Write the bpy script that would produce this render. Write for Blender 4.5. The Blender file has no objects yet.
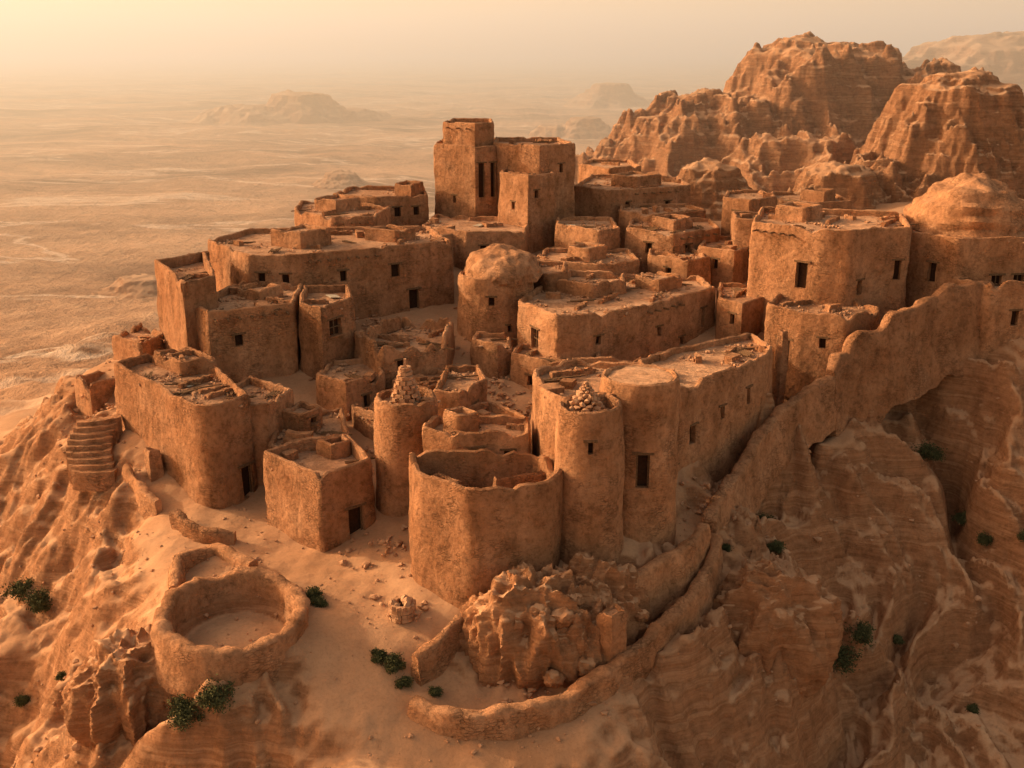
import bpy, math, random
import numpy as np
from mathutils import Vector, noise, Matrix
from mathutils.geometry import delaunay_2d_cdt
random.seed(7)
scene=bpy.context.scene
# ------------------------------------------------------------ materials
def new_mat(name):
    m=bpy.data.materials.new(name);m.use_nodes=True
    nt=m.node_tree;n=nt.nodes;b=n['Principled BSDF']
    b.inputs['Roughness'].default_value=1
    b.inputs['Specular IOR Level'].default_value=.04
    return m,nt,b
def nz(nt,scale,detail=5,rough=.6,vec=None,mscale=None,dist=0):
    t=nt.nodes.new('ShaderNodeTexNoise');t.inputs['Scale'].default_value=scale
    t.inputs['Detail'].default_value=detail;t.inputs['Roughness'].default_value=rough
    t.inputs['Distortion'].default_value=dist
    if mscale:
        mp=nt.nodes.new('ShaderNodeMapping');mp.inputs['Scale'].default_value=mscale
        nt.links.new(vec,mp.inputs[0]);vec=mp.outputs[0]
    nt.links.new(vec,t.inputs['Vector']);return t.outputs['Fac']
def ramp(nt,f,stops):
    r=nt.nodes.new('ShaderNodeValToRGB');e=r.color_ramp.elements
    while len(e)<len(stops): e.new(.5)
    for i,(p,c) in enumerate(stops):
        e[i].position=p;e[i].color=(c,c,c,1) if isinstance(c,(int,float)) else (*c,1)
    nt.links.new(f,r.inputs[0]);return r.outputs[0]
def mix(nt,f,a,b,mode='MIX'):
    m=nt.nodes.new('ShaderNodeMix');m.data_type='RGBA';m.blend_type=mode
    for s,v in ((m.inputs[0],f),(m.inputs[6],a),(m.inputs[7],b)):
        if hasattr(v,'is_linked'): nt.links.new(v,s)
        elif isinstance(v,(int,float)): s.default_value=v if s==m.inputs[0] else (v,v,v,1)
        else: s.default_value=(*v,1)
    return m.outputs[2]
def bump(nt,h,strength,dist,prev=None):
    b=nt.nodes.new('ShaderNodeBump');b.inputs['Distance'].default_value=dist
    if hasattr(strength,'is_linked'): nt.links.new(strength,b.inputs['Strength'])
    else: b.inputs['Strength'].default_value=strength
    nt.links.new(h,b.inputs['Height'])
    if prev: nt.links.new(prev,b.inputs['Normal'])
    return b.outputs[0]
def math_(nt,op,a,b):
    m=nt.nodes.new('ShaderNodeMath');m.operation=op
    for i,v in enumerate((a,b)):
        if hasattr(v,'is_linked'): nt.links.new(v,m.inputs[i])
        else: m.inputs[i].default_value=v
    return m.outputs[0]
def pos(nt):
    g=nt.nodes.new('ShaderNodeNewGeometry');return g.outputs['Position'],g
def mud(name,c1,c2,c3,masonry=.75):
    m,nt,b=new_mat(name);P,g=pos(nt)
    col=ramp(nt,nz(nt,.35,4,.65,P),[(.3,c1),(.5,c2),(.72,c3)])
    st=ramp(nt,nz(nt,.8,3,.65,P,(1.3,1.3,.2)),[(.35,.62),(.6,1.06)])
    col=mix(nt,.55,col,st,'MULTIPLY')
    sp=ramp(nt,nz(nt,3.2,6,.78,P),[(.33,.55),(.52,1.0),(.8,1.2)])
    col=mix(nt,.85,col,sp,'MULTIPLY')
    bl=ramp(nt,nz(nt,.9,5,.72,P),[(.39,.6),(.47,1.0)])
    col=mix(nt,.6,col,bl,'MULTIPLY')
    oi=nt.nodes.new('ShaderNodeObjectInfo')
    rr=ramp(nt,oi.outputs['Random'],[(0,(.83,.81,.79)),(.5,(1,1,1)),(1,(1.10,1.10,1.08))])
    col=mix(nt,1,col,rr,'MULTIPLY')
    v=nt.nodes.new('ShaderNodeTexVoronoi');v.feature='DISTANCE_TO_EDGE';v.inputs['Scale'].default_value=1
    mp=nt.nodes.new('ShaderNodeMapping');mp.inputs['Scale'].default_value=(2.4,2.4,6.0);nt.links.new(P,mp.inputs[0]);nt.links.new(mp.outputs[0],v.inputs['Vector'])
    ve=ramp(nt,v.outputs['Distance'],[(0,0),(.12,1)])
    msk=ramp(nt,nz(nt,.5,5,.7,P),[(.49,0),(.58,1)])
    vm=mix(nt,math_(nt,'MULTIPLY',msk,masonry),(1,1,1),ve)
    col=mix(nt,.38,col,vm,'MULTIPLY')
    nt.links.new(col,b.inputs['Base Color'])
    bm=bump(nt,vm,.8,.07)
    bm=bump(nt,nz(nt,1.7,7,.73,P),1,.28,bm)
    nt.links.new(bm,b.inputs['Normal']);return m
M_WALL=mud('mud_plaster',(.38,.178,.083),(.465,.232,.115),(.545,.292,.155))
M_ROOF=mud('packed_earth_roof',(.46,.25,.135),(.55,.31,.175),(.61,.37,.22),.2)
def flat(name,c,c2,sc=6):
    m,nt,b=new_mat(name);P,g=pos(nt)
    nt.links.new(ramp(nt,nz(nt,sc,3,.6,P),[(.3,c),(.7,c2)]),b.inputs['Base Color'])
    nt.links.new(bump(nt,nz(nt,sc*2,3,.7,P),.6,.03),b.inputs['Normal']);return m
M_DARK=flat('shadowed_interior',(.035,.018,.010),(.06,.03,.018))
M_WOOD=flat('weathered_wood',(.11,.06,.03),(.22,.13,.07),9)
M_RUB=flat('rubble_stone',(.33,.175,.092),(.52,.30,.17),2)
M_LEAF=flat('shrub_foliage',(.04,.045,.018),(.11,.105,.045),3)
M_CLOTH=flat('bleached_mat',(.34,.28,.2),(.5,.42,.3),3)
def ground_mat(name,far):
    m,nt,b=new_mat(name);P,g=pos(nt)
    sx=nt.nodes.new('ShaderNodeSeparateXYZ');nt.links.new(g.outputs['Normal'],sx.inputs[0])
    pz=nt.nodes.new('ShaderNodeSeparateXYZ');nt.links.new(P,pz.inputs[0])
    sand=ramp(nt,nz(nt,.12,6,.65,P),[(.3,(.39,.205,.103)),(.5,(.47,.26,.138)),(.72,(.54,.32,.178))])
    if not far:
        low=nt.nodes.new('ShaderNodeMapRange');nt.links.new(pz.outputs[2],low.inputs[0]);low.inputs[1].default_value=-13;low.inputs[2].default_value=-20;lw=low.outputs[0]
        big=ramp(nt,nz(nt,.012,9,.72,P,(.6,1.1,1),dist=.6),[(.38,(.46,.41,.38)),(.47,(.84,.82,.81)),(.60,(1.22,1.22,1.22))])
        sand=mix(nt,lw,sand,mix(nt,1,sand,big,'MULTIPLY'))
        w=ramp(nt,nz(nt,.007,6,.6,P,(.5,1.4,0),dist=1.2),[(.485,0),(.5,1),(.515,0)])
        sand=mix(nt,math_(nt,'MULTIPLY',math_(nt,'MULTIPLY',w,.8),lw),sand,(.78,.56,.38))
        scr=ramp(nt,nz(nt,.22,7,.85,P),[(.54,1),(.62,.6)])
        sand=mix(nt,math_(nt,'MULTIPLY',lw,.85),sand,mix(nt,1,sand,scr,'MULTIPLY'))
    peb=ramp(nt,nz(nt,5,5,.8,P),[(.3,.7),(.5,.98),(.75,1.1)])
    sand=mix(nt,.7,sand,peb,'MULTIPLY')
    zz=nz(nt,1,4,.65,P,(.06,.06,1.3 if not far else .75))
    rock=ramp(nt,zz,[(.3,(.28,.125,.058)),(.44,(.43,.21,.102)),(.52,(.34,.16,.075)),(.6,(.48,.25,.127)),(.72,(.36,.17,.082))])
    rk=ramp(nt,nz(nt,1.3,7,.76,P),[(.3,.54),(.55,1.02),(.8,1.22)])
    rock=mix(nt,.85,rock,rk,'MULTIPLY')
    sl=math_(nt,'ADD',sx.outputs[2],math_(nt,'MULTIPLY',nz(nt,.8,4,.7,P),.3))
    f=ramp(nt,sl,[(.82,1),(1.05,0)])
    nt.links.new(mix(nt,f,sand,rock),b.inputs['Base Color'])
    k=2.2 if far else 1
    sf=math_(nt,'ADD',math_(nt,'MULTIPLY',f,.72),.28)
    b1=bump(nt,nz(nt,.9/k,8,.73,P),sf,(.6 if far else .46)*k)
    b2=bump(nt,zz,math_(nt,'MULTIPLY',f,.6),.28*k,b1)
    if not far: b2=bump(nt,nz(nt,.06,7,.72,P),lw,5,b2)
    nt.links.new(b2,b.inputs['Normal']);return m
M_GND=ground_mat('desert_ground',False);M_ROCK=ground_mat('sandstone_rock',True)
# ------------------------------------------------------------ mesh helper
class MB:
    def __init__(s): s.v=[];s.f=[];s.m=[];s.mats=[]
    def mi(s,m):
        if m not in s.mats: s.mats.append(m)
        return s.mats.index(m)
    def add(s,vs,fs,m):
        o=len(s.v);s.v+=[tuple(q) for q in vs];i=s.mi(m)
        for f in fs: s.f.append([o+k for k in f]);s.m.append(i)
    def box(s,c,d,rz=0,m=None,jit=0.0,tilt=0):
        R=Matrix.Rotation(rz,3,'Z')@Matrix.Rotation(tilt,3,'X')
        vs=[]
        for x in(-1,1):
            for y in(-1,1):
                for z in(-1,1):
                    q=Vector((x*d[0]/2,y*d[1]/2,z*d[2]/2))+Vector([random.uniform(-jit,jit) for _ in range(3)])
                    vs.append(R@q+Vector(c))
        s.add(vs,[(0,1,3,2),(4,6,7,5),(0,4,5,1),(2,3,7,6),(0,2,6,4),(1,5,7,3)],m)
    def stone(s,c,r,m):
        a=ICO[0];sc=[r*random.uniform(.6,1.3) for _ in range(3)];sc[2]*=.75
        R=Matrix.Rotation(random.uniform(0,6.3),3,'Z');sd=Vector([random.uniform(0,99) for _ in range(3)])
        vs=[]
        for q in a:
            k=1+.6*noise.noise(q*1.3+sd)
            vs.append(R@Vector((q.x*sc[0]*k,q.y*sc[1]*k,q.z*sc[2]*k))+Vector(c))
        s.add(vs,ICO[1],m)
    def obj(s,name,smooth=38,parent=None):
        me=bpy.data.meshes.new(name);me.from_pydata(s.v,[],s.f)
        for m in s.mats: me.materials.append(m)
        me.polygons.foreach_set('material_index',s.m)
        if smooth:
            me.polygons.foreach_set('use_smooth',[True]*len(s.f));me.update()
            me.set_sharp_from_angle(angle=math.radians(smooth))
        o=bpy.data.objects.new(name,me);scene.collection.objects.link(o)
        if parent: o.parent=parent
        return o
import bmesh
def ico(n):
    b=bmesh.new();bmesh.ops.create_icosphere(b,subdivisions=n,radius=1)
    r=([v.co.copy() for v in b.verts],[tuple(v.index for v in f.verts) for f in b.faces]);b.free();return r
ICO=ico(1)
# ------------------------------------------------------------ terrain height
def _h(ix,iy,seed):
    n=(ix*374761393+iy*668265263+seed*1442695041)&0xFFFFFFFF
    n=((n^(n>>13))*1274126177)&0xFFFFFFFF
    return (n^(n>>16))&0xFFFF
def perlin(x,y,seed=0):
    x=np.asarray(x,float);y=np.asarray(y,float)
    ix=np.floor(x).astype(np.int64);iy=np.floor(y).astype(np.int64);fx=x-ix;fy=y-iy
    u=fx*fx*fx*(fx*(fx*6-15)+10);v=fy*fy*fy*(fy*(fy*6-15)+10)
    def g(a,b):
        t=_h(ix+a,iy+b,seed)/65536.*2*np.pi
        return np.cos(t)*(fx-a)+np.sin(t)*(fy-b)
    return 1.5*((g(0,0)*(1-u)+g(1,0)*u)*(1-v)+(g(0,1)*(1-u)+g(1,1)*u)*v)
def fbm(x,y,o=5,seed=0,gain=.5):
    s=0;a=1
    for i in range(o): s=s+a*perlin(x*2**i,y*2**i,seed+i);a*=gain
    return s
def ridged(x,y,o=5,seed=0,gain=.5):
    s=0;a=1
    for i in range(o):
        p=perlin(x*2**i,y*2**i,seed+i);s=s+a*(1-np.sqrt(p*p+.007)*1.6);a*=gain
    return s/2
CP=[(-10.1,58.1,0),(-6.4,56,-.2),(-13.3,62.9,.3),(-18.3,68.4,1),(-20.9,65.6,.8),(-4.6,54.5,-.6),(-15.3,58.2,.1),
(-15.3,49.6,-.9),(-19.6,51.2,-1.4),(-20.0,54,-.7),(-11.0,51,-1.1),
(-8.8,49.1,-2.2),(-7.2,53,-1),(-8,46.1,-3.6),(-3.2,50,-2.8),(.4,50.2,-3.2),(2.6,50.9,-2.8),(1.6,54.7,.5),(4.4,56.4,1.2),(7.4,57.4,1),(-.7,55.6,0),
(5.9,53.3,-1.2),(8.4,56.2,-.3),(11.7,62.2,.6),(4.5,48.3,-3.4),(-.6,46.9,-3.8),(9.9,53.6,-2.0),(10.9,56.6,-1.5),(10.3,50.4,-7),(15,57.9,-3.2),(20,55.5,-11),
(14.1,61.3,-.8),(17.7,60.4,-3.4),(20.9,58.6,-9),(24.6,60.9,-10),(31.1,56.8,-13),(34.1,64.5,-8.5),(28.9,67.6,-7.5),(24.4,69.8,-4.5),(20.3,71,-1.6),(17.3,70.6,-.3),
(23.1,74.4,1.6),(28.4,74.8,.3),(33,79.2,-1),(36.6,74.6,.5),(39.2,79.9,5),(30.8,83.5,5),(36.8,83.4,7),(26.6,79.9,4),(19.8,76.4,2.8),(14.1,69.2,2.5),
(19.4,75.6,5),(22.9,83.5,5.3),(-28.6,72.5,2.3),(-28.4,70.3,1.3),(-32.2,72.2,-1),(-23.6,65.9,.3),(-25.5,63.1,-1.0),(-21,57.1,-.8),(-30.2,64.1,-6),
(-37.4,72.8,-5),(-32.9,61.7,-8),(-31.1,56.8,-11),(-22.7,51.6,-4.2),(-22.5,54.5,-2.2),(-23.3,49.7,-7),(-16.3,48.3,-2.8),(-16,46.5,-5),(-12.4,49.1,-2.0),
(-38.9,83.9,1),(-35.8,85.1,4),(-43.6,87.6,-3),(-54.2,110.6,-10),(-77,159,-20),(-5,75,3.5),(-5,85,5.5),(5,80,4.5),(0,95,7),(0,105,8.5),(0,120,10.5),
(0,135,9),(-30,90,5.5),(-25,100,7),(-25,112,8),(-38,98,1),(-45,115,-8),(-30,132,-4),(0,160,-12),(15,85,5.3),(15,100,8),(20,120,10),(25,140,8),
(30,95,9),(45,100,9),(45,120,10),(50,150,8),(80,130,10),(60,90,5),(70,70,-4),(60,60,-9),(100,100,4),(30,170,2),(-8,66,1.8),(3,72,3),(60,190,0),(90,170,6),
(20,35,-14),(0,35,-10),(-20,38,-13),(-45,50,-16),(-55,75,-12),(45,45,-15),(-65,100,-16),(0,190,-20),(110,210,-5),(110,60,-10),(160,120,-8)]
for k in range(24):
    a=k*math.pi/12;CP.append((190*math.cos(a),100+190*math.sin(a),-25))
CP=np.array(CP,float)
def phi(r2): return np.sqrt(r2+3.)
D=phi((CP[:,None,0]-CP[None,:,0])**2+(CP[:,None,1]-CP[None,:,1])**2)
n=len(CP);A=np.zeros((n+1,n+1));A[:n,:n]=D;A[:n,n]=1;A[n,:n]=1
Wt=np.linalg.solve(A,np.append(CP[:,2],0))
def base(x,y):
    s=np.full(x.shape,Wt[n])
    for i in range(n): s=s+Wt[i]*phi((x-CP[i,0])**2+(y-CP[i,1])**2)
    r=np.hypot(x,y-100);t=np.clip((r-150)/60,0,1);t=t*t*(3-2*t)
    return s*(1-t)-25*t
def height(x,y):
    x=np.asarray(x,float);y=np.asarray(y,float)
    b=base(x,y)
    sx=(base(x+.8,y)-base(x-.8,y))/1.6;sy=(base(x,y+.8)-base(x,y-.8))/1.6
    lowR=np.clip((x-9)/5,0,1)*np.clip((70-y)/5,0,1)
    sl=np.hypot(sx,sy)+.15*lowR;k=np.clip((sl-.3)/.45,0,1);k=k*k*(3-2*k)
    rt=ridged(x/5.5+.6*perlin(x/8,y/8,3),y/11+.4*perlin(x/7,y/7,8),6,11,.48);lf=ridged(x/9+.5*perlin(x/7,y/7,3),y/8,6,31,.45)
    w=np.clip((x+2)/12,0,1);h=b+k*((rt-.62)*5.4*w+(lf-.62)*4.4*(1-w))
    h+=k*.4*fbm(x/1.7,y/1.7,4,77)
    gx=33.2+.8*np.sin(y*.5);gd=np.abs(x-gx)
    h-=5*np.exp(-(gd/.9)**2)*np.exp(-((y-77)/6.)**2)
    st=1.0;q=(h+.6*fbm(x/6,y/6,2,70))/st;fr=q-np.floor(q);te=h+(fr**3-fr)*st
    h=h+(te-h)*.32*k
    # sunken floor of the round enclosure
    rr=np.hypot(x+15.3,y-53.7);h-=1.5*np.clip((3.6-rr)/.9,0,1)
    d=np.hypot(x,y-90);near=np.exp(-(d/130)**2)
    h+=.12*near*fbm(x/2.2,y/2.2,5,5)
    ring=np.exp(-((d-110)/45)**2)*np.clip(1-k*.3,0,1)*(y>60)
    h+=ring*(3.0*np.abs(fbm(x/22,y/22,5,19))+.8*fbm(x/7,y/7,4,29))
    h+=(1-near)*(.9*fbm(x/40,y/40,4,9))+np.clip((d-200)/600,0,1)*(3.5*fbm(x/120,y/90,6,15,.6))
    return h
def axis(a,b,step,lo,hi,g):
    c=list(np.arange(a,b,step));s=step;q=b
    while q<hi: c.append(q);s*=g;q+=s
    s=step;q=a-step
    L=[]
    while q>lo: L.append(q);s*=g;q-=s
    return np.array(L[::-1]+c)
X=axis(-40,44,.2,-9000,9000,1.05);Y=axis(43,90,.2,-400,9500,1.03)
def grid(name,X,Y,Z,mat):
    ny,nx=Z.shape;gx,gy=np.meshgrid(X,Y)
    co=np.stack([gx,gy,Z],-1).reshape(-1,3)
    i=np.arange(ny*nx).reshape(ny,nx)
    f=np.stack([i[:-1,:-1],i[:-1,1:],i[1:,1:],i[1:,:-1]],-1).reshape(-1,4)
    me=bpy.data.meshes.new(name);me.vertices.add(len(co));me.vertices.foreach_set('co',co.astype(np.float32).ravel())
    me.loops.add(f.size);me.loops.foreach_set('vertex_index',f.astype(np.int32).ravel())
    me.polygons.add(len(f));me.polygons.foreach_set('loop_start',np.arange(0,f.size,4,dtype=np.int32))
    try: me.polygons.foreach_set('loop_total',np.full(len(f),4,dtype=np.int32))
    except Exception: pass
    me.update(calc_edges=True);me.polygons.foreach_set('use_smooth',np.ones(len(f),bool));me.materials.append(mat)
    o=bpy.data.objects.new(name,me);scene.collection.objects.link(o);return o
gx,gy=np.meshgrid(X,Y)
grid('desert_terrain',X,Y,height(gx,gy),M_GND)
def gz(x,y): return float(height(np.array([x]),np.array([y]))[0])
# ------------------------------------------------------------ mountains
def mountain(name,cx,cy,rx,ry,zb,H,seed,peaks=None,st=3.,N=220,rough=1.,pw=1.15):
    x=np.linspace(-1.25,1.25,N);y=np.linspace(-1.25,1.25,N);a,b=np.meshgrid(x,y)
    wx=cx+a*rx;wy=cy+b*ry
    na=a+.16*fbm(a*2.0+seed,b*2.0,5,seed)*rough;nb=b+.16*fbm(a*2.0,b*2.0+seed,5,seed+9)*rough
    h=np.zeros_like(a)
    for (px,py,pr,ph) in (peaks or [(0,0,1,1)]):
        r=np.hypot(na-px,nb-py)/pr;t=np.clip(1-r,0,1)
        p=np.where(t>.66,.9+.1*(t-.66)/.34,.9*(t/.66)**pw)
        h=np.maximum(h,p*ph)
    e=np.clip(h*4,0,1)
    h=h*H
    flank=e*np.clip((1.02*H-h)/(H*.35),0,1)
    h=h+flank*(ridged(a*5.5,b*5.5,6,seed+3,.5)-.7)*H*.24*rough+e*.4*fbm(wx/3,wy/3,4,seed+8)*min(1,H/20)
    up=np.clip(h/H*1.5,0.3,1)
    for (s_,am) in ((st,.6),(st*.37,.42)):
        q=(h+.45*s_*fbm(a*4,b*4,4,seed+5))/s_;fr=q-np.floor(q)
        h=h+((np.clip(fr,0,1)**4-fr)*s_)*am*up
    h=np.where(e<=0,-3,h-3*(1-e))
    return grid(name,wx[0],wy[:,0],zb+h,M_ROCK)
mountain('rocky_mountain',53,212,44,50,3.2,29.6,3,[(.02,0,.78,1),(-.42,-.2,.72,.66),(.48,-.1,.62,.84),(-.1,-.5,.6,.5)],3.0,460)
mountain('rocky_mountain',68,166,30,28,4,23.4,12,[(-.05,0,.8,1),(.45,-.2,.6,.8),(-.5,-.35,.6,.5)],2.2,420)
mountain('rocky_mountain',74,128,17,15,3,14,25,None,1.6,240)
mountain('rocky_hill',26,146,10,10,6,10,33,[(0,0,1,1)],1.2,120,rough=.5)
mountain('rocky_hill',44,150,12,12,5,10,37,None,1.2,120)
mountain('desert_mesa',-172,850,96,74,-26,24,41,[(.12,0,.62,1),(-.2,0,.85,.55),(.5,.1,.6,.45)],4,200,rough=.9,pw=1.7)
mountain('desert_mesa',92,1080,48,50,-26,23,43,None,5,110,rough=.7,pw=1.7)
mountain('desert_mesa',40,715,34,32,-26,13,45,[(.2,0,.8,1),(-.4,0,.6,.6)],3,110,rough=.7,pw=1.7)
mountain('desert_mesa',-69,447,17,16,-26,8,47,None,2,110,rough=.7,pw=1.7)
mountain('desert_mesa',330,760,190,120,-26,74,49,[(.1,0,.9,.9),(.5,0,.7,1),(-.45,-.1,.6,.7)],9,240,rough=.8)
mountain('desert_mesa',-85,250,16,14,-26,5,53,None,1.5,110,rough=.7,pw=1.7)
mountain('distant_mountains',-1900,5600,2100,600,-60,220,61,[(-.3,0,.9,.95),(.3,0,.7,.62),(-.8,0,.6,1),(.8,0,.5,.4)],40,260)
mountain('distant_mountains',1300,6800,2600,700,-60,180,63,[(0,0,.9,.8),(.5,0,.7,1),(-.6,0,.6,.75)],40,260)
# ------------------------------------------------------------ building shell
def circ(cx,cy,r,n=20,a0=math.pi):
    return [(cx+r*math.cos(a0+2*math.pi*i/n),cy+r*math.sin(a0+2*math.pi*i/n)) for i in range(n)]
def roundpoly(P,r):
    out=[];n=len(P)
    for i in range(n):
        p=Vector(P[i]);a=Vector(P[i-1])-p;b=Vector(P[(i+1)%n])-p
        rr=min(r,a.length*.42,b.length*.42)
        if rr<.05: out.append(p);continue
        q0=p+a.normalized()*rr;q2=p+b.normalized()*rr
        for k in range(6):
            t=k/5;out.append(q0*(1-t)**2+p*2*t*(1-t)+q2*t*t)
    return out
def shell(mb,P,z0,z1,r=.3,drop=.5,th=.3,wins=(),ruin=.14,batter=.018,step=.32,namp=.16,clut=0,vigas=(),roofm=None,seed=None,rough_roof=.1):
    sd=seed if seed is not None else random.random()*100
    clut=int(clut*.7)
    pl=roundpoly(P,r);pl=[Vector((q[0],q[1])) for q in pl];n=len(pl)
    S=[0]
    for i in range(n): S.append(S[-1]+(pl[(i+1)%n]-pl[i]).length)
    Lp=S[-1]
    def at(s):
        s%=Lp
        lo,hi=0,n
        while hi-lo>1:
            md=(lo+hi)//2
            if S[md]<=s: lo=md
            else: hi=md
        t=(s-S[lo])/max(1e-6,S[lo+1]-S[lo]);return pl[lo].lerp(pl[(lo+1)%n],t)
    def nr(s,e=.18):
        d=at(s+e)-at(s-e);d.normalize();return Vector((d.y,-d.x))
    W=[]
    for w in wins:
        ei,t,zc,ww,hh=w[:5]
        q=Vector(P[ei]).lerp(Vector(P[(ei+1)%len(P)]),t)
        best=min(range(int(Lp/.1)),key=lambda k:(at(k*.1)-q).length)*.1
        W.append((best-ww/2,best+ww/2,zc-hh/2,zc+hh/2))
    def merge(reg,special,mind):
        out=sorted(set(round(x,4) for x in special));
        for x in reg:
            if all(abs(x-y)>mind for y in out[:]): out.append(x)
        return sorted(out)
    ns=max(10,int(Lp/step));sp=[x%Lp for w in W for x in w[:2]]
    ss=merge([i*Lp/ns for i in range(ns)],sp,.13)
    ss=[s for s in ss if not any(w[0]+.01<s<w[1]-.01 for w in W)]
    nzl=max(3,int((z1-z0)/.4));spz=[z for w in W for z in w[2:]]
    zs=merge([z0+(z1-z0)*i/nzl for i in range(1,nzl)],spz,.12)
    zs=[z0]+[z for z in zs if z0+.1<z<z1-.3]+[z1]
    ns=len(ss);V=[];rimz=[]
    for s in ss:
        q=at(s)
        ro=ruin*(.6*noise.noise(Vector((q.x*.3+sd,q.y*.3,3)))+.55*noise.noise(Vector((q.x*2.3,q.y*2.3,sd))))
        ro-=ruin*5*max(0,noise.noise(Vector((q.x*.75+sd*2,q.y*.75,sd)))-.22)
        rimz.append(max(ro,-drop-.3 if ruin<.3 else -2.2))
    for z in zs:
        for i,s in enumerate(ss):
            q=at(s);nn=nr(s)
            o=-batter*(z-z0)+namp*noise.noise(Vector((q.x*.4+sd,q.y*.4,z*.4)))+namp*.5*noise.noise(Vector((q.x*1.7,q.y*1.7,z*1.7+sd)))
            z_=z
            if z>=z1-.01: o-=.05;z_=z+rimz[i]
            else: z_=min(z,z1+rimz[i]-.12*(1+(z1-z))) if rimz[i]<-.3 and z>z1-2.6 else z
            V.append((q.x+nn.x*o,q.y+nn.y*o,z_))
    rows=len(zs);F=[];hole={}
    def inwin(sm,zm):
        for k,w in enumerate(W):
            a=w[0];b=w[1]
            if (a<sm<b or a<sm-Lp<b or a<sm+Lp<b) and w[2]<zm<w[3]: return k
        return None
    for j in range(rows-1):
        for i in range(ns):
            i2=(i+1)%ns;sm=(ss[i]+(ss[i2] if i2 else Lp+ss[0]))/2
            k=inwin(sm,(zs[j]+zs[j+1])/2)
            if k is None: F.append((j*ns+i,j*ns+i2,(j+1)*ns+i2,(j+1)*ns+i))
            else: hole.setdefault((k,i),[]).append(j)
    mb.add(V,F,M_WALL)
    for (k,i),js in hole.items():
        i2=(i+1)%ns;j0=min(js);j1=max(js)+1
        nn=nr(ss[i]+.3);a0=Vector(V[j0*ns+i]);a1=Vector(V[j0*ns+i2]);b0=Vector(V[j1*ns+i]);b1=Vector(V[j1*ns+i2])
        d=Vector((nn.x,nn.y,0))*-.38
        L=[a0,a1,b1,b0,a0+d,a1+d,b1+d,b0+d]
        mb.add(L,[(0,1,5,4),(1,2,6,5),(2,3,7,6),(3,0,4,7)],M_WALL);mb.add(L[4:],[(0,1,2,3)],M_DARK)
        ang=math.atan2((a1-a0).y,(a1-a0).x);w_=(a1-a0).length;h_=(b0-a0).z;c=(a0+a1+b0+b1)/4
        dd=Vector((nn.x,nn.y,0))
        cc=c-dd*.2
        mb.box((cc.x,cc.y,b0.z+.07),(w_+.5,.5,.14),ang,M_WOOD,.015)
        if h_<1.9 and w_>.9:
            mb.box((cc.x,cc.y,c.z),(.07,.07,h_),ang,M_WOOD);mb.box((cc.x,cc.y,c.z+.002),(w_,.06,.07),ang,M_WOOD)
            mb.box((c.x+dd.x*.02,c.y+dd.y*.02,a0.z-.05),(w_+.3,.25,.1),ang,M_WALL,.01)
        elif h_>=1.9:
            mb.box((cc.x+math.cos(ang)*(-w_/2+.05),cc.y+math.sin(ang)*(-w_/2+.05),c.z),(.1,.1,h_),ang,M_WOOD)
            mb.box((cc.x+math.cos(ang)*(w_/2-.05),cc.y+math.sin(ang)*(w_/2-.05),c.z),(.1,.1,h_),ang,M_WOOD)
    top=[Vector(V[(rows-1)*ns+i]) for i in range(ns)]
    cr=[];ci=[];cb=[]
    for i,s in enumerate(ss):
        nn=nr(s,.35);t=top[i];q=Vector((nn.x,nn.y,0));zi=z1-drop
        cr.append(t-q*th*.45+Vector((0,0,.07)));ci.append(t-q*th);cb.append(Vector((t.x-q.x*(th+.04),t.y-q.y*(th+.04),min(zi,t.z-.05)+rough_roof*noise.noise(Vector((t.x*.6,t.y*.6,sd))))))
    al=top+cr+ci+cb;F=[]
    for r_ in range(3):
        for i in range(ns):
            i2=(i+1)%ns;F.append((r_*ns+i,r_*ns+i2,(r_+1)*ns+i2,(r_+1)*ns+i))
    mb.add(al,F,M_WALL)
    xs=[c.x for c in cb];ys=[c.y for c in cb];pts=[Vector((c.x,c.y)) for c in cb]
    def ins(x,y):
        c=False
        for i in range(ns):
            a=pts[i];b=pts[i-1]
            if (a.y>y)!=(b.y>y) and x<(b.x-a.x)*(y-a.y)/(b.y-a.y)+a.x: c=not c
        return c
    ip=[];g=.6;x=min(xs)
    while x<max(xs):
        y=min(ys)
        while y<max(ys):
            if ins(x,y) : ip.append(Vector((x+random.uniform(-.1,.1),y+random.uniform(-.1,.1))))
            y+=g
        x+=g
    r_=delaunay_2d_cdt(pts+ip,[],[list(range(ns))],1,.001)
    zr=z1-drop
    RV=[(v.x,v.y,zr+rough_roof*(noise.noise(Vector((v.x*.6,v.y*.6,sd))))+rough_roof*.6*noise.noise(Vector((v.x*1.5,v.y*1.5,sd)))) for v in r_[0]]
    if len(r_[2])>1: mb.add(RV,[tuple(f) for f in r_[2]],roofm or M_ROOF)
    else: mb.add(cb,[tuple(range(ns))],roofm or M_ROOF)
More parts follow.
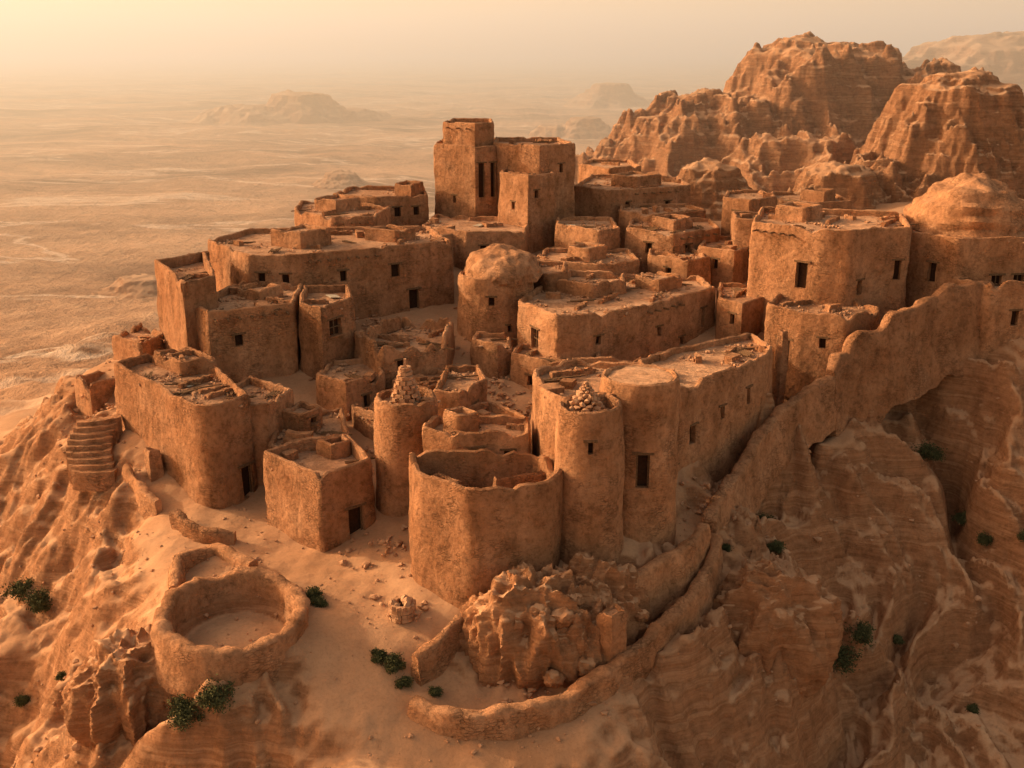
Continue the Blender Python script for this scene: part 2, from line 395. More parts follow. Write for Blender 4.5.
    for _ in range(clut):
        if not ip: break
        c=random.choice(ip);k=random.random();zc=zr
        if k<.55:
            sp_=random.uniform(.2,.55)
            for _ in range(random.randint(6,18)):
                mb.stone((c.x+random.gauss(0,sp_),c.y+random.gauss(0,sp_),zc+.03+random.random()*.1),random.uniform(.04,.17),M_RUB)
        elif k<.66: mb.box((c.x,c.y,zc+.2),(random.uniform(.5,1.3),random.uniform(.4,1.),random.uniform(.4,.7)),random.uniform(0,3),M_WALL,.08)
        elif k<.80:
            a=random.uniform(0,3.1)
            for q in range(random.randint(3,7)): mb.box((c.x+.16*q,c.y,zc+.12+.02*q),(.08,random.uniform(1.2,2.2),.08),a+random.uniform(-.2,.2),M_WOOD)
        elif k<.83: mb.box((c.x,c.y,zc+.12),(random.uniform(.8,1.5),random.uniform(.6,1.1),.04),random.uniform(0,3),M_CLOTH,.03,.05)
        else:
            a=random.uniform(0,3.1);L_=random.uniform(1.5,3.4)
            for q in range(int(L_/.28)):
                t=q*.28-L_/2
                if ins(c.x+math.cos(a)*t,c.y+math.sin(a)*t): mb.box((c.x+math.cos(a)*t,c.y+math.sin(a)*t,zc+.14),(.33,.3,.3+.25*random.random()),a+random.uniform(-.15,.15),M_WALL,.05)
    for (ei,t0,t1,k) in vigas:
        a=Vector(P[ei]);b=Vector(P[(ei+1)%len(P)]);ang=math.atan2((b-a).y,(b-a).x);nn=Vector((math.sin(ang),-math.cos(ang)))
        for q in range(k):
            c=a.lerp(b,t0+(t1-t0)*q/max(1,k-1))+nn*.05
            mb.box((c.x,c.y,z1-drop-.15),(.13,.75,.13),ang,M_WOOD,.015)
def house(name,P,z0,z1,subs=(),**k):
    mb=MB();shell(mb,P,z0,z1,**k)
    for s in subs: shell(mb,s[0],s[1],s[2],**(s[3] if len(s)>3 else {}))
    return mb.obj(name)
HN='mud_brick_house'
# front complex
house('walled_courtyard',[(-6.3,60.9),(-5.8,57.3),(-2.1,54.5),(2.3,55.9),(3.2,58.2),(1.6,61.4),(-3.2,61.1)],-1.5,7.0,drop=2.2,r=.9,ruin=.25,th=.36,clut=10,
  subs=[([(-1.2,58.9),(-1.0,58.4),(2.1,59.4),(2.0,59.9)],3.5,6.1,dict(drop=.1,ruin=.25,th=.15,r=.1)),([(-5.3,58.6),(-3.9,57.4),(-2.6,58.6),(-4.4,60.2)],3.6,6.0,dict(drop=.3,clut=3))])
house(HN,[(-5.6,62.4),(-3.4,61.2),(1.2,61.6),(1.2,65),(-4.8,65)],2,7.9,drop=.5,clut=14,ruin=.25,wins=[(1,.25,6.2,.8,1.5),(1,.7,6.4,.5,.7)],
  subs=[([(-4.4,63.4),(-3.2,62.2),(-1.9,63),(-3,64.4)],7,8.7,dict(drop=.3))])
house(HN,[(-16,65),(-11.5,60.8),(-8.5,63.8),(-10.7,68.5),(-13.9,67.5)],-1.2,5.4,drop=.8,r=.45,clut=9,wins=[(1,.62,1.35,1.1,2.5)],
  subs=[([(-12.9,66.9),(-11.5,65.6),(-10.3,66.5),(-11,68.2)],4,5.5,dict(drop=.3))])
mb=MB();shell(mb,circ(4.4,59,2.2),-2,10.6,r=0,drop=.6,ruin=.2,batter=.02,clut=4,wins=[(5,.0,8.6,.35,.7)])
for k in range(80):
    t=k/80;a=k*2.4;rr=(1-t)*1.1;mb.stone((4.2+rr*math.cos(a),59.3+rr*math.sin(a),10.0+t*1.8),.26*(1-.6*t),M_RUB)
t1=mb.obj('round_tower')
mb=MB();shell(mb,circ(7.6,62.2,2.6),-2,11.3,r=0,drop=.05,th=.3,ruin=.05,batter=.02,clut=1,wins=[(5,.1,6.1,.85,2.1)]);mb.obj('round_tower')
house(HN,[(1,65.5),(1.7,60.6),(3,58.9),(6,60.2),(9.3,62.5),(8.5,67),(4,68)],-1,10.7,drop=.4,r=.4,clut=18,ruin=.2)
house(HN,[(9.6,66.2),(18.4,74.8),(19.4,77.6),(18.5,81.9),(12,77.5),(7,72.5)],0,8.9,drop=.45,r=1.0,clut=32,ruin=.2,wins=[(0,.28,5.2,.7,1.3),(0,.55,6,.45,.9),(0,.8,6.5,.45,1.2),(0,.12,2.4,.9,2.1)])
mb=MB();shell(mb,circ(-6.7,65.9,2.2),-1,8.8,r=0,drop=.5,ruin=.25,batter=.02,clut=12)
for k in range(9):
    rr=.95-.085*k
    for q in range(9):
        a=q*.7+k*.35;mb.box((-6.7+rr*math.cos(a),65.9+rr*math.sin(a),8.45+k*.27),(.17,.34,.22),a,M_RUB,.03)
mb.box((-6.7,65.9,9.5),(.5,.5,2.4),.3,M_RUB,.1);mb.box((-6.7,65.9,10.95),(.16,.16,.6),0,M_RUB,.02)
mb.obj('round_tower')
house(HN,[(-4.9,67),(-3.6,65.3),(.9,65.3),(1.2,69),(-1.5,72.5),(-4.5,70.5)],0,6.4,drop=.6,clut=14,ruin=.3,r=.4)
house(HN,[(-5.5,70.8),(-3.4,70.2),(-1.6,73.3),(-2.2,77.4),(-5,77)],1,7.6,drop=.4,clut=9,ruin=.25,wins=[(1,.5,6,.5,.8)])
house(HN,[(-29.3,76.5),(-20.5,66.6),(-19,66.2),(-17,68.9),(-20.9,75.7),(-27.3,79.7)],-1,7.9,drop=.6,r=.7,clut=34,ruin=.18,wins=[(2,.72,2.1,.95,2.2)],
  subs=[([(-26.6,78.2),(-23.6,75),(-21.2,76),(-24,79.4)],6.6,8.4,dict(drop=.3,clut=6,ruin=.3))])
house(HN,[(-18.3,69),(-16.2,69.4),(-15,73.1),(-19.1,76.5),(-20.5,73)],0,7,drop=.5,clut=12,ruin=.3)
house(HN,[(-16.1,67.3),(-13.3,67.8),(-10.8,69.8),(-12.1,75.4),(-16.4,73.6)],0,4.9,drop=.3,clut=22,ruin=.3,wins=[(1,.5,2.9,.9,2.0)],
  subs=[([(-15.9,71.2),(-14.2,70.2),(-13,72),(-15,73.8)],4,6.0,dict(drop=.3,wins=[(1,.5,5.2,.5,.8)]))])
house(HN,[(-29.7,89.5),(-24.5,79.8),(-22.5,83.0),(-26.2,94.1)],2,13,drop=.8,clut=8,ruin=.14,r=.25)
house(HN,[(-25,82.2),(-22.7,79.1),(-16.6,82.2),(-17.2,89.8),(-22.9,91)],2,11,drop=.5,clut=32,wins=[(1,.35,8.6,.6,.9)],vigas=[(1,.1,.9,7)],
  subs=[([(-22.2,86.4),(-20,85.2),(-18.4,87),(-20.6,88.8)],10,11.4,dict(drop=.3,ruin=.2))])
house(HN,[(-16.6,82.4),(-14.4,80.4),(-12.2,84.2),(-13.4,89.4),(-17.4,89)],3,11,drop=.6,clut=8,wins=[(1,.45,9.2,1.0,1.3),(1,.3,6.6,.5,.8)],r=.3)
house(HN,[(-27.4,97.4),(-22,89.9),(-17.5,89.9),(-11,93.4),(-5.1,97.0),(-7.9,105.3),(-24.9,104.1)],5,13.3,drop=.45,clut=44,
  wins=[(1,.25,11.3,.6,1),(1,.7,11.2,.6,1),(2,.5,11.2,.6,.9),(3,.15,11.2,.8,1.1),(3,.4,8.3,1,2.1)],vigas=[(2,.1,.9,8)],
  subs=[([(-21.6,97),(-18.4,95),(-16,97.6),(-19,100.4)],12,14.3,dict(drop=.3,clut=3)),([(-13.6,100),(-10.5,98.4),(-8.7,100.5),(-11.8,102.5)],12,13.9,dict(drop=.3))])
house('ruined_house',[(-12.5,83.2),(-9.8,79.2),(-5,82),(-4.7,87.8),(-9.4,89.9)],3,8.4,drop=1.1,ruin=.6,clut=34,wins=[(1,.3,6.6,.6,1)])
house(HN,[(-14.7,78.2),(-12,75.6),(-9.4,78.6),(-10.9,82.6),(-14.3,82)],2,6.6,drop=.35,clut=16,ruin=.3,wins=[(1,.5,4.8,.6,1)])
house(HN,[(-9.2,78.5),(-6.2,76),(-4.4,79),(-5.5,81.8),(-8.3,81.4)],1.5,6.0,drop=.4,clut=14,ruin=.35)
house('ruined_house',[(-11.8,75.2),(-8.9,72.2),(-7.6,73.4),(-9.4,77.2)],1,5.2,drop=.7,clut=14,ruin=.5)
house(HN,[(-22.2,111),(-17.5,105.9),(-13.6,106.6),(-12.3,112.5),(-17.6,120),(-22.8,118.5)],7,14,drop=.4,clut=26,wins=[(0,.5,12.2,.6,1),(1,.3,12.4,.7,1),(1,.75,12.3,.7,1.1)],vigas=[(1,.1,.9,5)],
  subs=[([(-20.6,114),(-17.8,111.8),(-15.6,114.4),(-18.4,117)],13,14.8,dict(drop=.3))])
house(HN,[(-19.4,118.5),(-14.2,115.4),(-8.8,118),(-9.9,125.7),(-18.4,125.7)],8,14.6,drop=.4,clut=18,wins=[(1,.4,13,.7,1),(1,.75,13,.6,.9)],
  subs=[([(-12.9,119.8),(-10.7,118.4),(-9.5,121),(-11.8,122.6)],13,15.6,dict(drop=.3))])
house(HN,[(-12.2,107.5),(-8,104.9),(-5,107.5),(-7.5,112),(-11,112)],7,12.2,drop=.35,clut=14,wins=[(0,.6,10.6,.6,.9)])
house(HN,[(-33.3,87.7),(-29.8,85.2),(-28.7,88.5),(-32,92)],1,7.0,drop=.4,clut=8,ruin=.4)
house('ruined_house',[(-34.6,82.4),(-32.4,80.2),(-30.2,83.2),(-32.4,85.2)],0,5.0,drop=1.2,clut=8,ruin=.5)
# kasbah keep: one object with its parts as children
keep=bpy.data.objects.new('kasbah_keep',None);scene.collection.objects.link(keep)
def part(name,*a,**k):
    o=house(name,*a,**k);o.parent=keep
part('main_tower',[(-8.6,121),(-3.9,117.2),(-1.5,118.2),(-1.6,128.7),(-8,130)],8,19.7,drop=.4,r=.15,batter=.012,wins=[(1,.3,16.2,.7,3.6),(1,.78,16.2,.55,3.6),(0,.5,14,.4,.8)],ruin=.08)
part('tower_head',[(-7.5,121.2),(-3.9,118.1),(-1.9,119.4),(-2.2,126.5),(-6.7,127)],19,22.0,drop=.4,r=.12,ruin=.08,batter=.01,vigas=[(0,.2,.8,3)])
part('great_hall',[(-2.2,118.8),(2.8,114.6),(6.8,117.6),(5.4,126),(-2,126)],8,20,drop=.45,r=.15,ruin=.12,clut=14,batter=.012,wins=[(1,.6,17.6,.5,.9)])
part('front_bastion',[(-1.5,114.6),(1.6,110.6),(4.5,113.4),(4.2,119),(-.8,119)],7,17.4,drop=.4,r=.2,ruin=.1,clut=8,batter=.015,wins=[(1,.35,15.5,.5,.8),(0,.5,14.2,.5,.8)])
part('lower_terrace',[(-9.2,109.6),(-4.5,105.8),(1.4,106.6),(1.9,110.4),(-1,115.5),(-8.3,118)],6,12.6,drop=.35,clut=18,ruin=.2,wins=[(1,.3,10.8,.6,.9)])
# back right quarter
house(HN,[(4.2,108.2),(8.3,104),(10.6,106),(10.4,113),(4.4,113.5)],6,13,drop=.35,clut=16,wins=[(0,.5,11,.6,1)])
house(HN,[(6.5,120.8),(10.5,116.8),(19.8,121.2),(19.7,130.2),(9.3,132)],8,15.2,drop=.35,clut=26,wins=[(1,.2,13.4,.6,1),(1,.7,13.2,.6,1)],vigas=[(1,.3,.8,6)],
  subs=[([(10.8,123.8),(13.8,121.4),(17,124.4),(13.8,127.5)],14,16.1,dict(drop=.3))])
house(HN,[(10.9,113),(14.5,110.4),(20.2,113.4),(19,119),(11.5,118.5)],7,13.6,drop=.35,clut=24,wins=[(0,.5,12,.5,.9),(1,.5,12,.6,1)])
house(HN,[(8.3,139.8),(11.8,134.4),(16.2,137.8),(15.5,146),(10.2,146)],8,15.6,drop=.4,clut=5)
house(HN,[(10.8,105.8),(15.2,102.2),(20.3,106),(20.6,112.6),(12.1,112.2)],6,13,drop=.35,clut=26,wins=[(0,.5,11.4,.7,1),(1,.3,11.3,.7,1),(1,.7,11.2,.6,.9)],vigas=[(1,.15,.85,5)],
  subs=[([(13.6,108.4),(15.8,106),(18,108.4),(15.9,110.6)],12,13.7,dict(drop=.3))])
house(HN,[(21.2,111.6),(23.6,109),(27.1,112),(26.5,118),(22.8,118)],8,15.2,drop=.35,clut=9,wins=[(0,.5,13.3,.6,1.4)])
house(HN,[(27.6,118),(30.5,114.5),(36,116),(36,124),(29,124)],8,14.2,drop=.35,clut=10,wins=[(1,.5,12.6,.6,.9)],subs=[([(31,119.4),(33.2,117),(35,119.4),(33,121.6)],13,15.0,dict(drop=.3))])
house(HN,[(20.8,102.8),(24.6,100.6),(27,103),(26,107.8),(21.3,107.4)],7,14.4,drop=.4,clut=12,wins=[(0,.5,12.6,.6,1)])
house(HN,[(19.6,90.6),(24.3,86),(26.6,85.2),(29,86.9),(32.1,87.2),(34.3,96),(28.1,98.2),(22.2,99)],4,16,drop=.5,clut=44,r=.5,batter=.015,ruin=.2,wins=[(0,.78,12.2,1.0,2.1),(2,.5,11.4,.6,1.2),(3,.65,12.6,.6,1.6)],vigas=[(0,.1,.6,5)],
  subs=[([(22.6,95),(24.8,93),(27,95.2),(24.7,97.4)],15,16.7,dict(drop=.3))])
house(HN,[(19.9,84.4),(21.9,81.7),(25.2,79.9),(28.8,83),(27,88),(22.2,89.4)],3.5,10.4,drop=.4,clut=20,r=.4,ruin=.2,wins=[(0,.62,6.7,1.2,2.7),(1,.5,8.2,.5,.8)])
# domed shrine
mb=MB();shell(mb,[(32.6,90.4),(35.4,86.5),(42.2,87.4),(50,95),(46,101),(35,99.5)],4,15.2,drop=.4,r=.5,clut=20,ruin=.2,wins=[(0,.55,12.2,.7,1.6),(1,.55,11.4,.9,1.6),(1,.82,11.4,.9,1.6)])
def dome(mb,cx,cy,zb,rx,ry,h,m,amp=.25,sd=3.3,nu=64,nv=26,ring=.06):
    V=[];F=[]
    for j in range(nv+1):
        t=j/nv*math.pi/2
        for i in range(nu):
            a=i/nu*2*math.pi;x=math.cos(a)*math.cos(t);y=math.sin(a)*math.cos(t);z=math.sin(t)**.9
            k=1+amp*.3*noise.noise(Vector((x*2+sd,y*2,z*2)))+amp*.15*noise.noise(Vector((x*6+sd,y*6,z*6)))+amp*ring*math.sin(z*26+2*noise.noise(Vector((x*2,y*2,sd))))
            V.append((cx+x*rx*k,cy+y*ry*k,zb+z*h*k))
    for j in range(nv):
        for i in range(nu):
            i2=(i+1)%nu;F.append((j*nu+i,j*nu+i2,(j+1)*nu+i2,(j+1)*nu+i))
    mb.add(V,F,m)
dome(mb,39.0,94,14.6,5.2,5.2,4.6,M_WALL,.4);mb.obj('domed_shrine')
house('ruined_house',[(35,86.6),(37.2,83.6),(43,84.5),(46,90),(43,91)],4,12.2,drop=.9,clut=22,ruin=.5,wins=[(1,.4,9.4,.6,1.2)])
# centre
mb=MB();shell(mb,[(.2,87),(3.3,81.1),(5.3,81.6),(10.1,84.2),(17.5,91.4),(16.9,97),(4.4,98.4)],2.5,10.2,drop=.4,r=.35,clut=80,ruin=.22,
  wins=[(0,.5,7.7,1.25,1.7),(2,.3,8.0,.5,.7),(3,.25,7.8,.5,.8),(3,.82,8,.55,1.6),(3,.55,6.4,.5,.8)],vigas=[(3,.1,.5,5)])
shell(mb,[(3.6,92),(6.6,89),(9.6,91),(10,94),(5,95.5)],9,11.0,drop=.5,clut=10,ruin=.3)
shell(mb,[(10.5,93.5),(12.5,91.5),(14.8,93.6),(12.8,95.8)],9,10.9,drop=.3,clut=4);mb.obj(HN)
house(HN,[(-.3,82.2),(3.0,79.6),(6.7,80.3),(7.2,84),(.6,85.5)],2,7,drop=.4,clut=14,wins=[(0,.5,5.2,.5,.8)])
house(HN,[(3.5,76.4),(6,71.8),(8,71.4),(11.6,76.6),(10,80),(4,80)],1.5,7.4,drop=.45,clut=28,ruin=.25,wins=[(0,.5,5.3,.6,.9)])
house(HN,[(-3.4,84.2),(-1.2,82.2),(.2,83.4),(-.2,86.6),(-3,87)],3,7.6,drop=.4,clut=8,ruin=.3)
mb=MB();shell(mb,circ(-1.3,91.2,3.4,24),3,11.6,r=0,drop=.3,ruin=.08,th=.3,namp=.25,batter=.03,wins=[(5,.5,9.8,.5,.7),(7,.3,7.5,.4,.6)])
dome(mb,-.8,92.4,11.1,3.4,4.4,2.5,M_WALL,.45,8.8,ring=.01);mb.obj('domed_house')
house(HN,[(1.4,93.6),(3,91.5),(5,92.5),(5,97),(2,98)],4,11.4,drop=.4,clut=7)
house(HN,[(1.6,99),(7.8,96.4),(11.7,99),(11.4,105.2),(3.2,105.2)],6,11.2,drop=.35,clut=30,wins=[(0,.5,10,.6,.8)],subs=[([(5,101.6),(7,99.8),(9,102),(6.8,103.8)],10,12.0,dict(drop=.3))])
house(HN,[(-4.4,99.8),(-1,97.6),(1.2,99.8),(.6,104.8),(-3.8,104.8)],5,10.8,drop=.35,clut=14,wins=[(0,.5,9.6,.5,.8)])
house(HN,[(17.2,101.7),(20.2,98.6),(22.7,101.7),(22.5,107),(19.1,107.9)],6,12,drop=.35,clut=10,wins=[(0,.5,10.6,.6,.9)])
house(HN,[(12.6,100.4),(15.8,97.6),(18.4,99.4),(17.4,104.4),(13,104)],6,11.4,drop=.35,clut=12,wins=[(0,.5,10,.6,.9)])
house(HN,[(16.9,88.9),(18.6,86.4),(21.6,90),(22.2,94.6),(18.2,95.5)],4,9.9,drop=.35,clut=12,wins=[(0,.6,8.5,.5,.9)])
# ------------------------------------------------------------ free-standing walls
def catmull(P,step=.35,closed=False):
    out=[];n=len(P);P=[Vector(p) for p in P]
    for i in range(n if closed else n-1):
        g=lambda k:P[k%n] if closed else P[max(0,min(n-1,k))]
        a,b,c,d=g(i-1),g(i),g(i+1),g(i+2);m=max(2,int((c-b).length/step))
        for k in range(m):
            t=k/m;out.append(.5*((2*b)+(c-a)*t+(2*a-5*b+4*c-d)*t*t+(3*b-a-3*c+d)*t*t*t))
    if not closed: out.append(P[-1])
    return out
def wall(name,P,th=.6,depth=3.,closed=False,stepz=0,amp=.16,flare=.25):
    pts=catmull(P,.28,closed)
    mb=MB();V=[];n=len(pts)
    prof=[(-.5,-1.,flare),(-.5,-.83,flare*.8),(-.5,-.66,flare*.6),(-.5,-.5,flare*.4),(-.5,-.33,flare*.25),(-.5,-.2,flare*.1),(-.5,-.1,0),(-.38,0,0),(-.15,.04,0),(.15,.04,0),(.38,0,0),(.5,-.1,0),(.5,-.2,flare*.1),(.5,-.33,flare*.25),(.5,-.5,flare*.4),(.5,-.66,flare*.6),(.5,-.83,flare*.8),(.5,-1.,flare)]
    for i,p in enumerate(pts):
        a=pts[(i-1)%n] if closed else pts[max(0,i-1)];b=pts[(i+1)%n] if closed else pts[min(n-1,i+1)]
        d=(b-a);d.z=0;d.normalize();nn=Vector((d.y,-d.x,0))
        zt=p.z
        if stepz:
            u=(p.z+.5*noise.noise(Vector((p.x*.4,p.y*.4,2))))/stepz;fr=u-math.floor(u);zt=(math.floor(u)+min(1,fr*3))*stepz
        zt+=amp*noise.noise(Vector((p.x*.9,p.y*.9,4)))+amp*.5*noise.noise(Vector((p.x*3,p.y*3,4)))-amp*3*max(0,noise.noise(Vector((p.x*.5,p.y*.5,9)))-.25)
        for (o,h,fl) in prof:
            s=1 if o>0 else -1
            off=o*th+s*fl
            q=Vector((p.x,p.y,0))+nn*off
            z=zt+(h*depth if h<=-.15 else h*1.2)
            k=.2*noise.noise(Vector((q.x*.8,q.y*.8,z*.8)))+.12*noise.noise(Vector((q.x*2.5,q.y*2.5,z*2.5)))
            q+=nn*k*s;V.append((q.x,q.y,z+.3*k))
    m=len(prof);F=[]
    for i in range(n if closed else n-1):
        for j in range(m-1):
            i2=(i+1)%n;F.append((i*m+j,i*m+j+1,i2*m+j+1,i2*m+j))
    if not closed: F+= [tuple(range(m)),tuple((n-1)*m+j for j in range(m-1,-1,-1))]
    mb.add(V,F,M_WALL);return mb.obj(name,50)
wall('retaining_wall',[(38,85.4,11.6),(35.5,84.3,11.5),(32.9,83.5,11.2),(30.2,81.5,10.7),(28,80.2,9.6),(25.3,79.2,8.3),(23.4,77.4,6.8)],.8,7,stepz=1.35,flare=.9)
wall('defensive_wall',[(23.4,77.4,6.6),(19.9,74.8,5.6),(17.6,72.4,4.3),(15.6,69.4,3.1),(12.9,64.7,2.0),(12.3,62.9,1.7)],.85,4.,flare=.6,amp=.28)
wall('defensive_wall',[(12.5,61.4,1.3),(12.1,60.1,.6),(10.2,56.6,-.2),(6.9,52.6,-.9),(4.6,50.6,-1.5),(1.7,48.9,-2.0),(-1.6,48.1,-2.2),(-3.6,48.3,-2.2),(-5.1,49.2,-2.1)],.8,2.4,flare=.15,amp=.24)
wall('low_wall',[(11.7,61.2,2.2),(10.2,58.9,1.9),(8.6,57.6,1.6),(6.9,56.2,1.3),(5.5,55.6,1.1)],.7,3,flare=.3)
wall('low_wall',[(-5.1,50.9,-.8),(-3.9,52.1,-.3),(-2.9,53.5,.2)],.65,2.4)
wall('round_enclosure',[(-15.3+3.7*math.cos(a),53.7+3.8*math.sin(a),.6+.35*math.sin(a+.5)-.35*math.cos(a)) for a in [k*math.pi/8 for k in range(16)]],.8,2.7,closed=True,flare=.4,amp=.32)
wall('low_wall',[(-19.2,56.2,.5),(-19.8,59.2,.9),(-18.3,61.0,.9),(-16.8,60.2,.8),(-15.4,59.2,.7)],.6,2.)
wall('low_wall',[(-21.5,64.4,1.6),(-19.4,62.6,1.3),(-17.2,62.4,1.1)],.55,2.)
wall('low_wall',[(-26.4,70.2,2.5),(-24.6,67.8,1.8),(-23.2,66.4,1.4)],.5,1.6)
house('gate_pillar',[(-25.3,70.4),(-24.6,69.4),(-23.7,70),(-24.3,70.9)],0,3.6,drop=.1,th=.2,r=.2)
house('gate_pillar',[(4.4,52.2),(5.1,51.3),(6.2,52.0),(5.5,53.0)],-4,1.3,drop=.1,th=.2,r=.2,ruin=.2,namp=.25)
house('gate_pillar',[(19.9,80.7),(20.3,80.0),(21.1,80.4),(20.7,81.3)],3,9.2,drop=.1,th=.2,r=.2)
# steps
def steps(name,a,b,w,n,curve=0):
    mb=MB();a=Vector(a);b=Vector(b);d=(b-a);ang=math.atan2(d.y,d.x)
    for i in range(n):
        t=(i+.5)/n;p=a.lerp(b,t);rz=ang+math.pi/2+curve*(t-.5);L=Vector((d.x,d.y)).length/n
        p=p+Vector((-d.y,d.x,0)).normalized()*curve*1.2*math.sin(t*3.14)
        V=[];zt=p.z;k=9;F=[]
        for q in range(k):
            u=q/(k-1)-.5
            for (yy,zz) in ((L*.9,0),(-L*.5,0),(-L*.62,-.1),(-L*.6,-1.4)):
                X_=u*w;Y_=yy-.35*(1-4*u*u);c,s=math.cos(rz),math.sin(rz)
                n_=.09*noise.noise(Vector((X_*2+i*9,yy*3,zz)))
                V.append((p.x+X_*c-Y_*s*-1*-1*-1,p.y+X_*s-Y_*c,zt+zz+n_))
        for q in range(k-1):
            for r in range(3): F.append((q*4+r,q*4+r+1,(q+1)*4+r+1,(q+1)*4+r))
        mb.add(V,F,M_WALL);mb.add([V[0],V[1],V[2],V[3],V[-4],V[-3],V[-2],V[-1]],[(0,1,2,3),(4,7,6,5)],M_WALL)
    return mb.obj(name)
steps('stone_steps',(-28.6,70.2,1.9),(-29.6,74.8,4.5),3.0,9,.5)
steps('stone_steps',(-14.8,66.2,3.1),(-14.2,69.4,5.4),1.8,8)
steps('stone_steps',(-30.6,84,3.2),(-30.4,88,6.5),1.6,10)
steps('stone_steps',(-7.8,74.4,3.2),(-7.9,78.6,6),1.8,10)
# ------------------------------------------------------------ rocks
def rock(name,c,r,sub=5,seed=1,amp=.55):
    a,f=ico(sub);V=[];sd=Vector((seed*7.1,seed*3.3,seed))
    for q in a:
        k=1+amp*(.35-abs(noise.noise(Vector((q.x*1.9,q.y*1.9,q.z*.5))+sd)))+.5*amp*(.25-abs(noise.noise(Vector((q.x*4.5,q.y*4.5,q.z*.9))+sd)))+.22*amp*(.2-abs(noise.noise(Vector((q.x*10,q.y*10,q.z*3))+sd)))+.05*amp*noise.noise(q*22+sd)
        V.append(Vector((q.x*r[0]*k,q.y*r[1]*k,q.z*r[2]*k))+Vector(c))
    mb=MB();mb.add(V,f,M_GND);return mb.obj(name,60)
rock('rock_outcrop',(1.2,53.8,-1.6),(3.5,2.6,3.7),6,2,.62)
rock('rock_outcrop',(4.4,56.0,-1.2),(3.0,2.4,3.1),6,5,.6)
rock('rock_outcrop',(-1.1,54.2,-1.9),(2,1.8,2.6),5,9,.6)
rock('rock_outcrop',(3.4,53.2,-2.2),(2.0,1.7,3.5),6,14,.6)
rock('rock_outcrop',(15.6,59.2,-4.6),(4.0,2.8,4.2),6,4,.5)
rock('rock_outcrop',(-20.5,52.5,-4),(3.4,3,3.0),6,6,.5)
for i,(x,y,z,r) in enumerate([(2.7,52.1,.9,.6),(1.4,52.2,1.2,.45),(3.4,53.0,1.4,.4),(.2,52.0,.6,.4),(7.2,54.6,-.4,.4),(-6.6,55,-.4,.25),(3.9,51.4,-1.6,.6),(2.2,50.8,-2,.5)]): rock('boulder',(x,y,z),(r,r*.9,r*.8),3,i+20,.8)
mb=MB()
for (cx,cy,cz,s,nn_) in [(-9.5,70.5,2.6,1.6,90),(1,76.5,3.7,1.8,100),(-1.5,80.5,4.5,1.5,80),(15,80.5,4.6,1.3,50),(12,103.5,8.4,1.5,50),(-31,79.5,2.5,1.6,60),(3.5,72,3.2,1.4,60),(-12,90.8,6.6,1.6,70),(-7.3,87.5,6,1.5,60),(24,100,8.5,1.4,50),(1.5,51.0,-2.5,1.5,60),(13,66,2,1.,40),(-8,60.5,0,.9,30)]:
    for k in range(nn_):
        x=random.gauss(cx,s);y=random.gauss(cy,s);mb.stone((x,y,gz(x,y)+.1+max(0,.5-.3*math.hypot(x-cx,y-cy)/s)*random.random()),random.uniform(.06,.26),M_RUB)
mb.obj('rubble_heap')
# small well beside the path
mb=MB()
for k in range(14):
    a=k*2*math.pi/14
    for z in range(4): mb.box((-6.1+.6*math.cos(a),54.7+.6*math.sin(a),-.45+z*.24),(.24,.29,.22),a+z*.2,M_RUB,.03)
for k in range(14): mb.stone((-6.1+random.gauss(0,.9),54.7+random.gauss(0,.6),-.3),random.uniform(.12,.3),M_RUB)
for k in range(8): mb.stone((-6.1+random.gauss(0,.3),54.7+random.gauss(0,.3),.4),random.uniform(.15,.3),M_RUB)
mb.obj('stone_well')
# scattered stones
N=6500;xs=np.random.RandomState(3).uniform(-38,42,N);ys=np.random.RandomState(4).uniform(44,100,N);cl=fbm(xs/5,ys/5,3,8)
keepm=cl>-.05;xs=xs[keepm];ys=ys[keepm];zs=height(xs,ys);mb=MB()
for x,y,z in zip(xs,ys,zs):
    r=.04+.14*random.random()**3
    if random.random()<.03: r*=2.2
    mb.stone((x,y,z+r*.2),r,M_RUB)
mb.obj('scattered_stones',0)
# shrubs
def shrub(x,y,r,dense=2200):
    z=gz(x,y);mb=MB()
    for k in range(18):
        a=random.uniform(0,6.28);e=random.uniform(.15,1.3);L=r*random.uniform(.4,1.05)
        tip=Vector((math.cos(a)*math.cos(e),math.sin(a)*math.cos(e),math.sin(e)*.8))*L
        b=Vector((x,y,z));s=Vector((-math.sin(a),math.cos(a),0))*.03*r
        mb.add([b-s,b+s,b+tip],[(0,1,2)],M_WOOD)
        cl=b+tip*.85
        for q in range(dense//18):
            p=cl+Vector([random.gauss(0,.17*r) for _ in range(3)])
            if p.z<z: p.z=z+.05
            d=Vector([random.uniform(-1,1) for _ in range(3)]);d.normalize();e2=d.orthogonal().normalized();l=random.uniform(.04,.1)*(r**.5)
            mb.add([p,p+d*l+e2*l*.45,p+d*l*2,p+d*l-e2*l*.45],[(0,1,2,3)],M_LEAF)
    mb.obj('desert_shrub',0)
for x,y,r in [(-31.6,66,1.3),(-33.4,67.4,1.2),(-15.2,48.4,1.2),(-16.6,48.2,1.1),(-11.3,56.3,.6),(-10.9,55.5,.55),(-6.4,51.4,.8),(-5.7,50.6,.5),(21.4,62.9,1.4),(22.8,63.6,1.1),(17.6,70.2,.9),(31.9,79.2,1.3),(33.6,75,.8),(-7.2,51.9,.5),(-9,45.3,.6),(17.5,66,.7),(-31,60.5,.6),(26,66,.6),(-27,58,.5),(34,72,.8),(30,62,.5),(36,70,.7),(13.5,63,.4),(-4,50.2,.4)]:
    shrub(x,y,r)
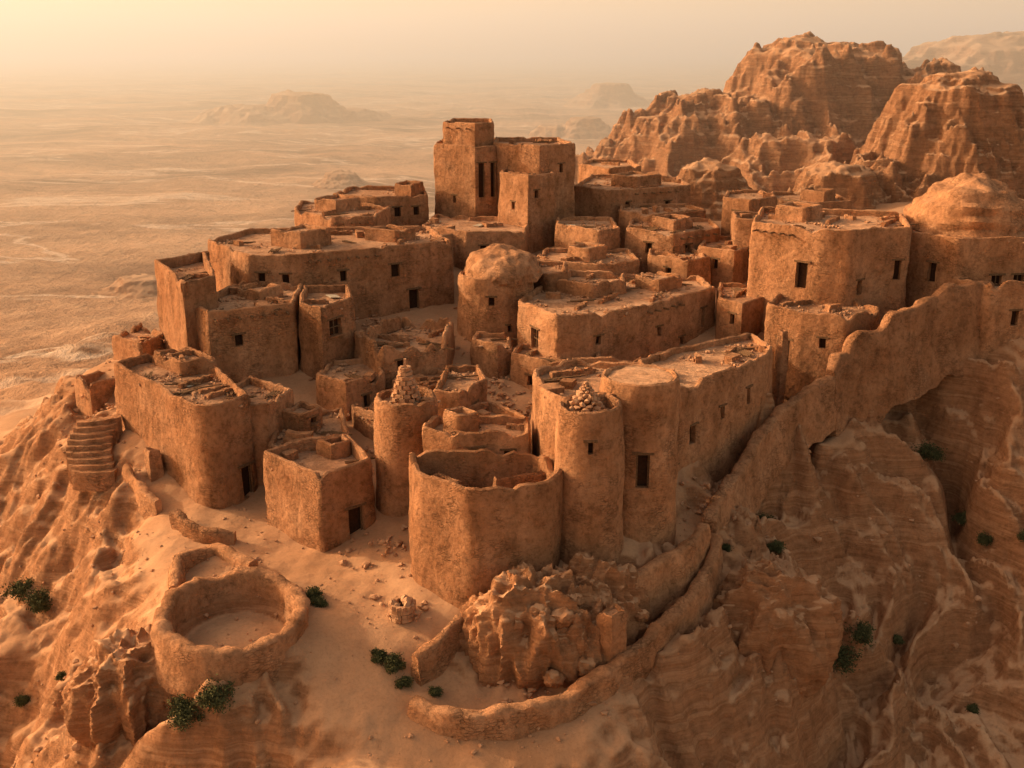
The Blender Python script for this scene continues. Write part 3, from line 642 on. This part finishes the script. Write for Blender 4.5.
# ------------------------------------------------------------ light, sky, haze
EL=math.radians(19.5);to=Vector((-.94,.34,0)).normalized()
d=Vector((to.x*math.cos(EL),to.y*math.cos(EL),math.sin(EL)))
L=bpy.data.lights.new('sun','SUN');L.energy=5;L.angle=math.radians(.8);L.color=(1,.76,.49)
so=bpy.data.objects.new('sun',L);scene.collection.objects.link(so);so.rotation_euler=d.to_track_quat('Z','Y').to_euler()
w=bpy.data.worlds.new('World');scene.world=w;w.use_nodes=True;nt=w.node_tree;bg=nt.nodes['Background']
sky=nt.nodes.new('ShaderNodeTexSky');sky.sky_type='NISHITA';sky.sun_disc=False;sky.sun_elevation=EL;sky.sun_rotation=math.atan2(d.x,d.y)
sky.dust_density=5;sky.air_density=1.;sky.ozone_density=.8
tm=nt.nodes.new('ShaderNodeMix');tm.data_type='RGBA';tm.blend_type='MULTIPLY';tm.inputs[0].default_value=1;tm.inputs[7].default_value=(2.6,1.76,1.12,1)
nt.links.new(sky.outputs[0],tm.inputs[6]);nt.links.new(tm.outputs[2],bg.inputs[0]);bg.inputs[1].default_value=.15
hz=MB();hz.box((0,4890,50),(22000,9500,190),0,M_GND);ho=hz.obj('dust_haze',0)
hm=bpy.data.materials.new('dust_haze');hm.use_nodes=True;hn=hm.node_tree;hn.nodes.clear()
vs=hn.nodes.new('ShaderNodeVolumeScatter');vs.inputs['Color'].default_value=(1,.85,.65,1);vs.inputs['Density'].default_value=.0014;vs.inputs['Anisotropy'].default_value=.25
om=hn.nodes.new('ShaderNodeOutputMaterial');hn.links.new(vs.outputs[0],om.inputs['Volume']);ho.data.materials.clear();ho.data.materials.append(hm)
# ------------------------------------------------------------ camera
cd=bpy.data.cameras.new('camera');cd.sensor_width=36;cd.lens=1098/1024*36;cd.clip_end=20000;cd.clip_start=.5
co=bpy.data.objects.new('camera',cd);scene.collection.objects.link(co);co.location=(0,0,30);co.rotation_euler=(math.radians(90-17.2),0,0);scene.camera=co
scene.view_settings.view_transform='Standard';scene.view_settings.look='None';scene.view_settings.exposure=0
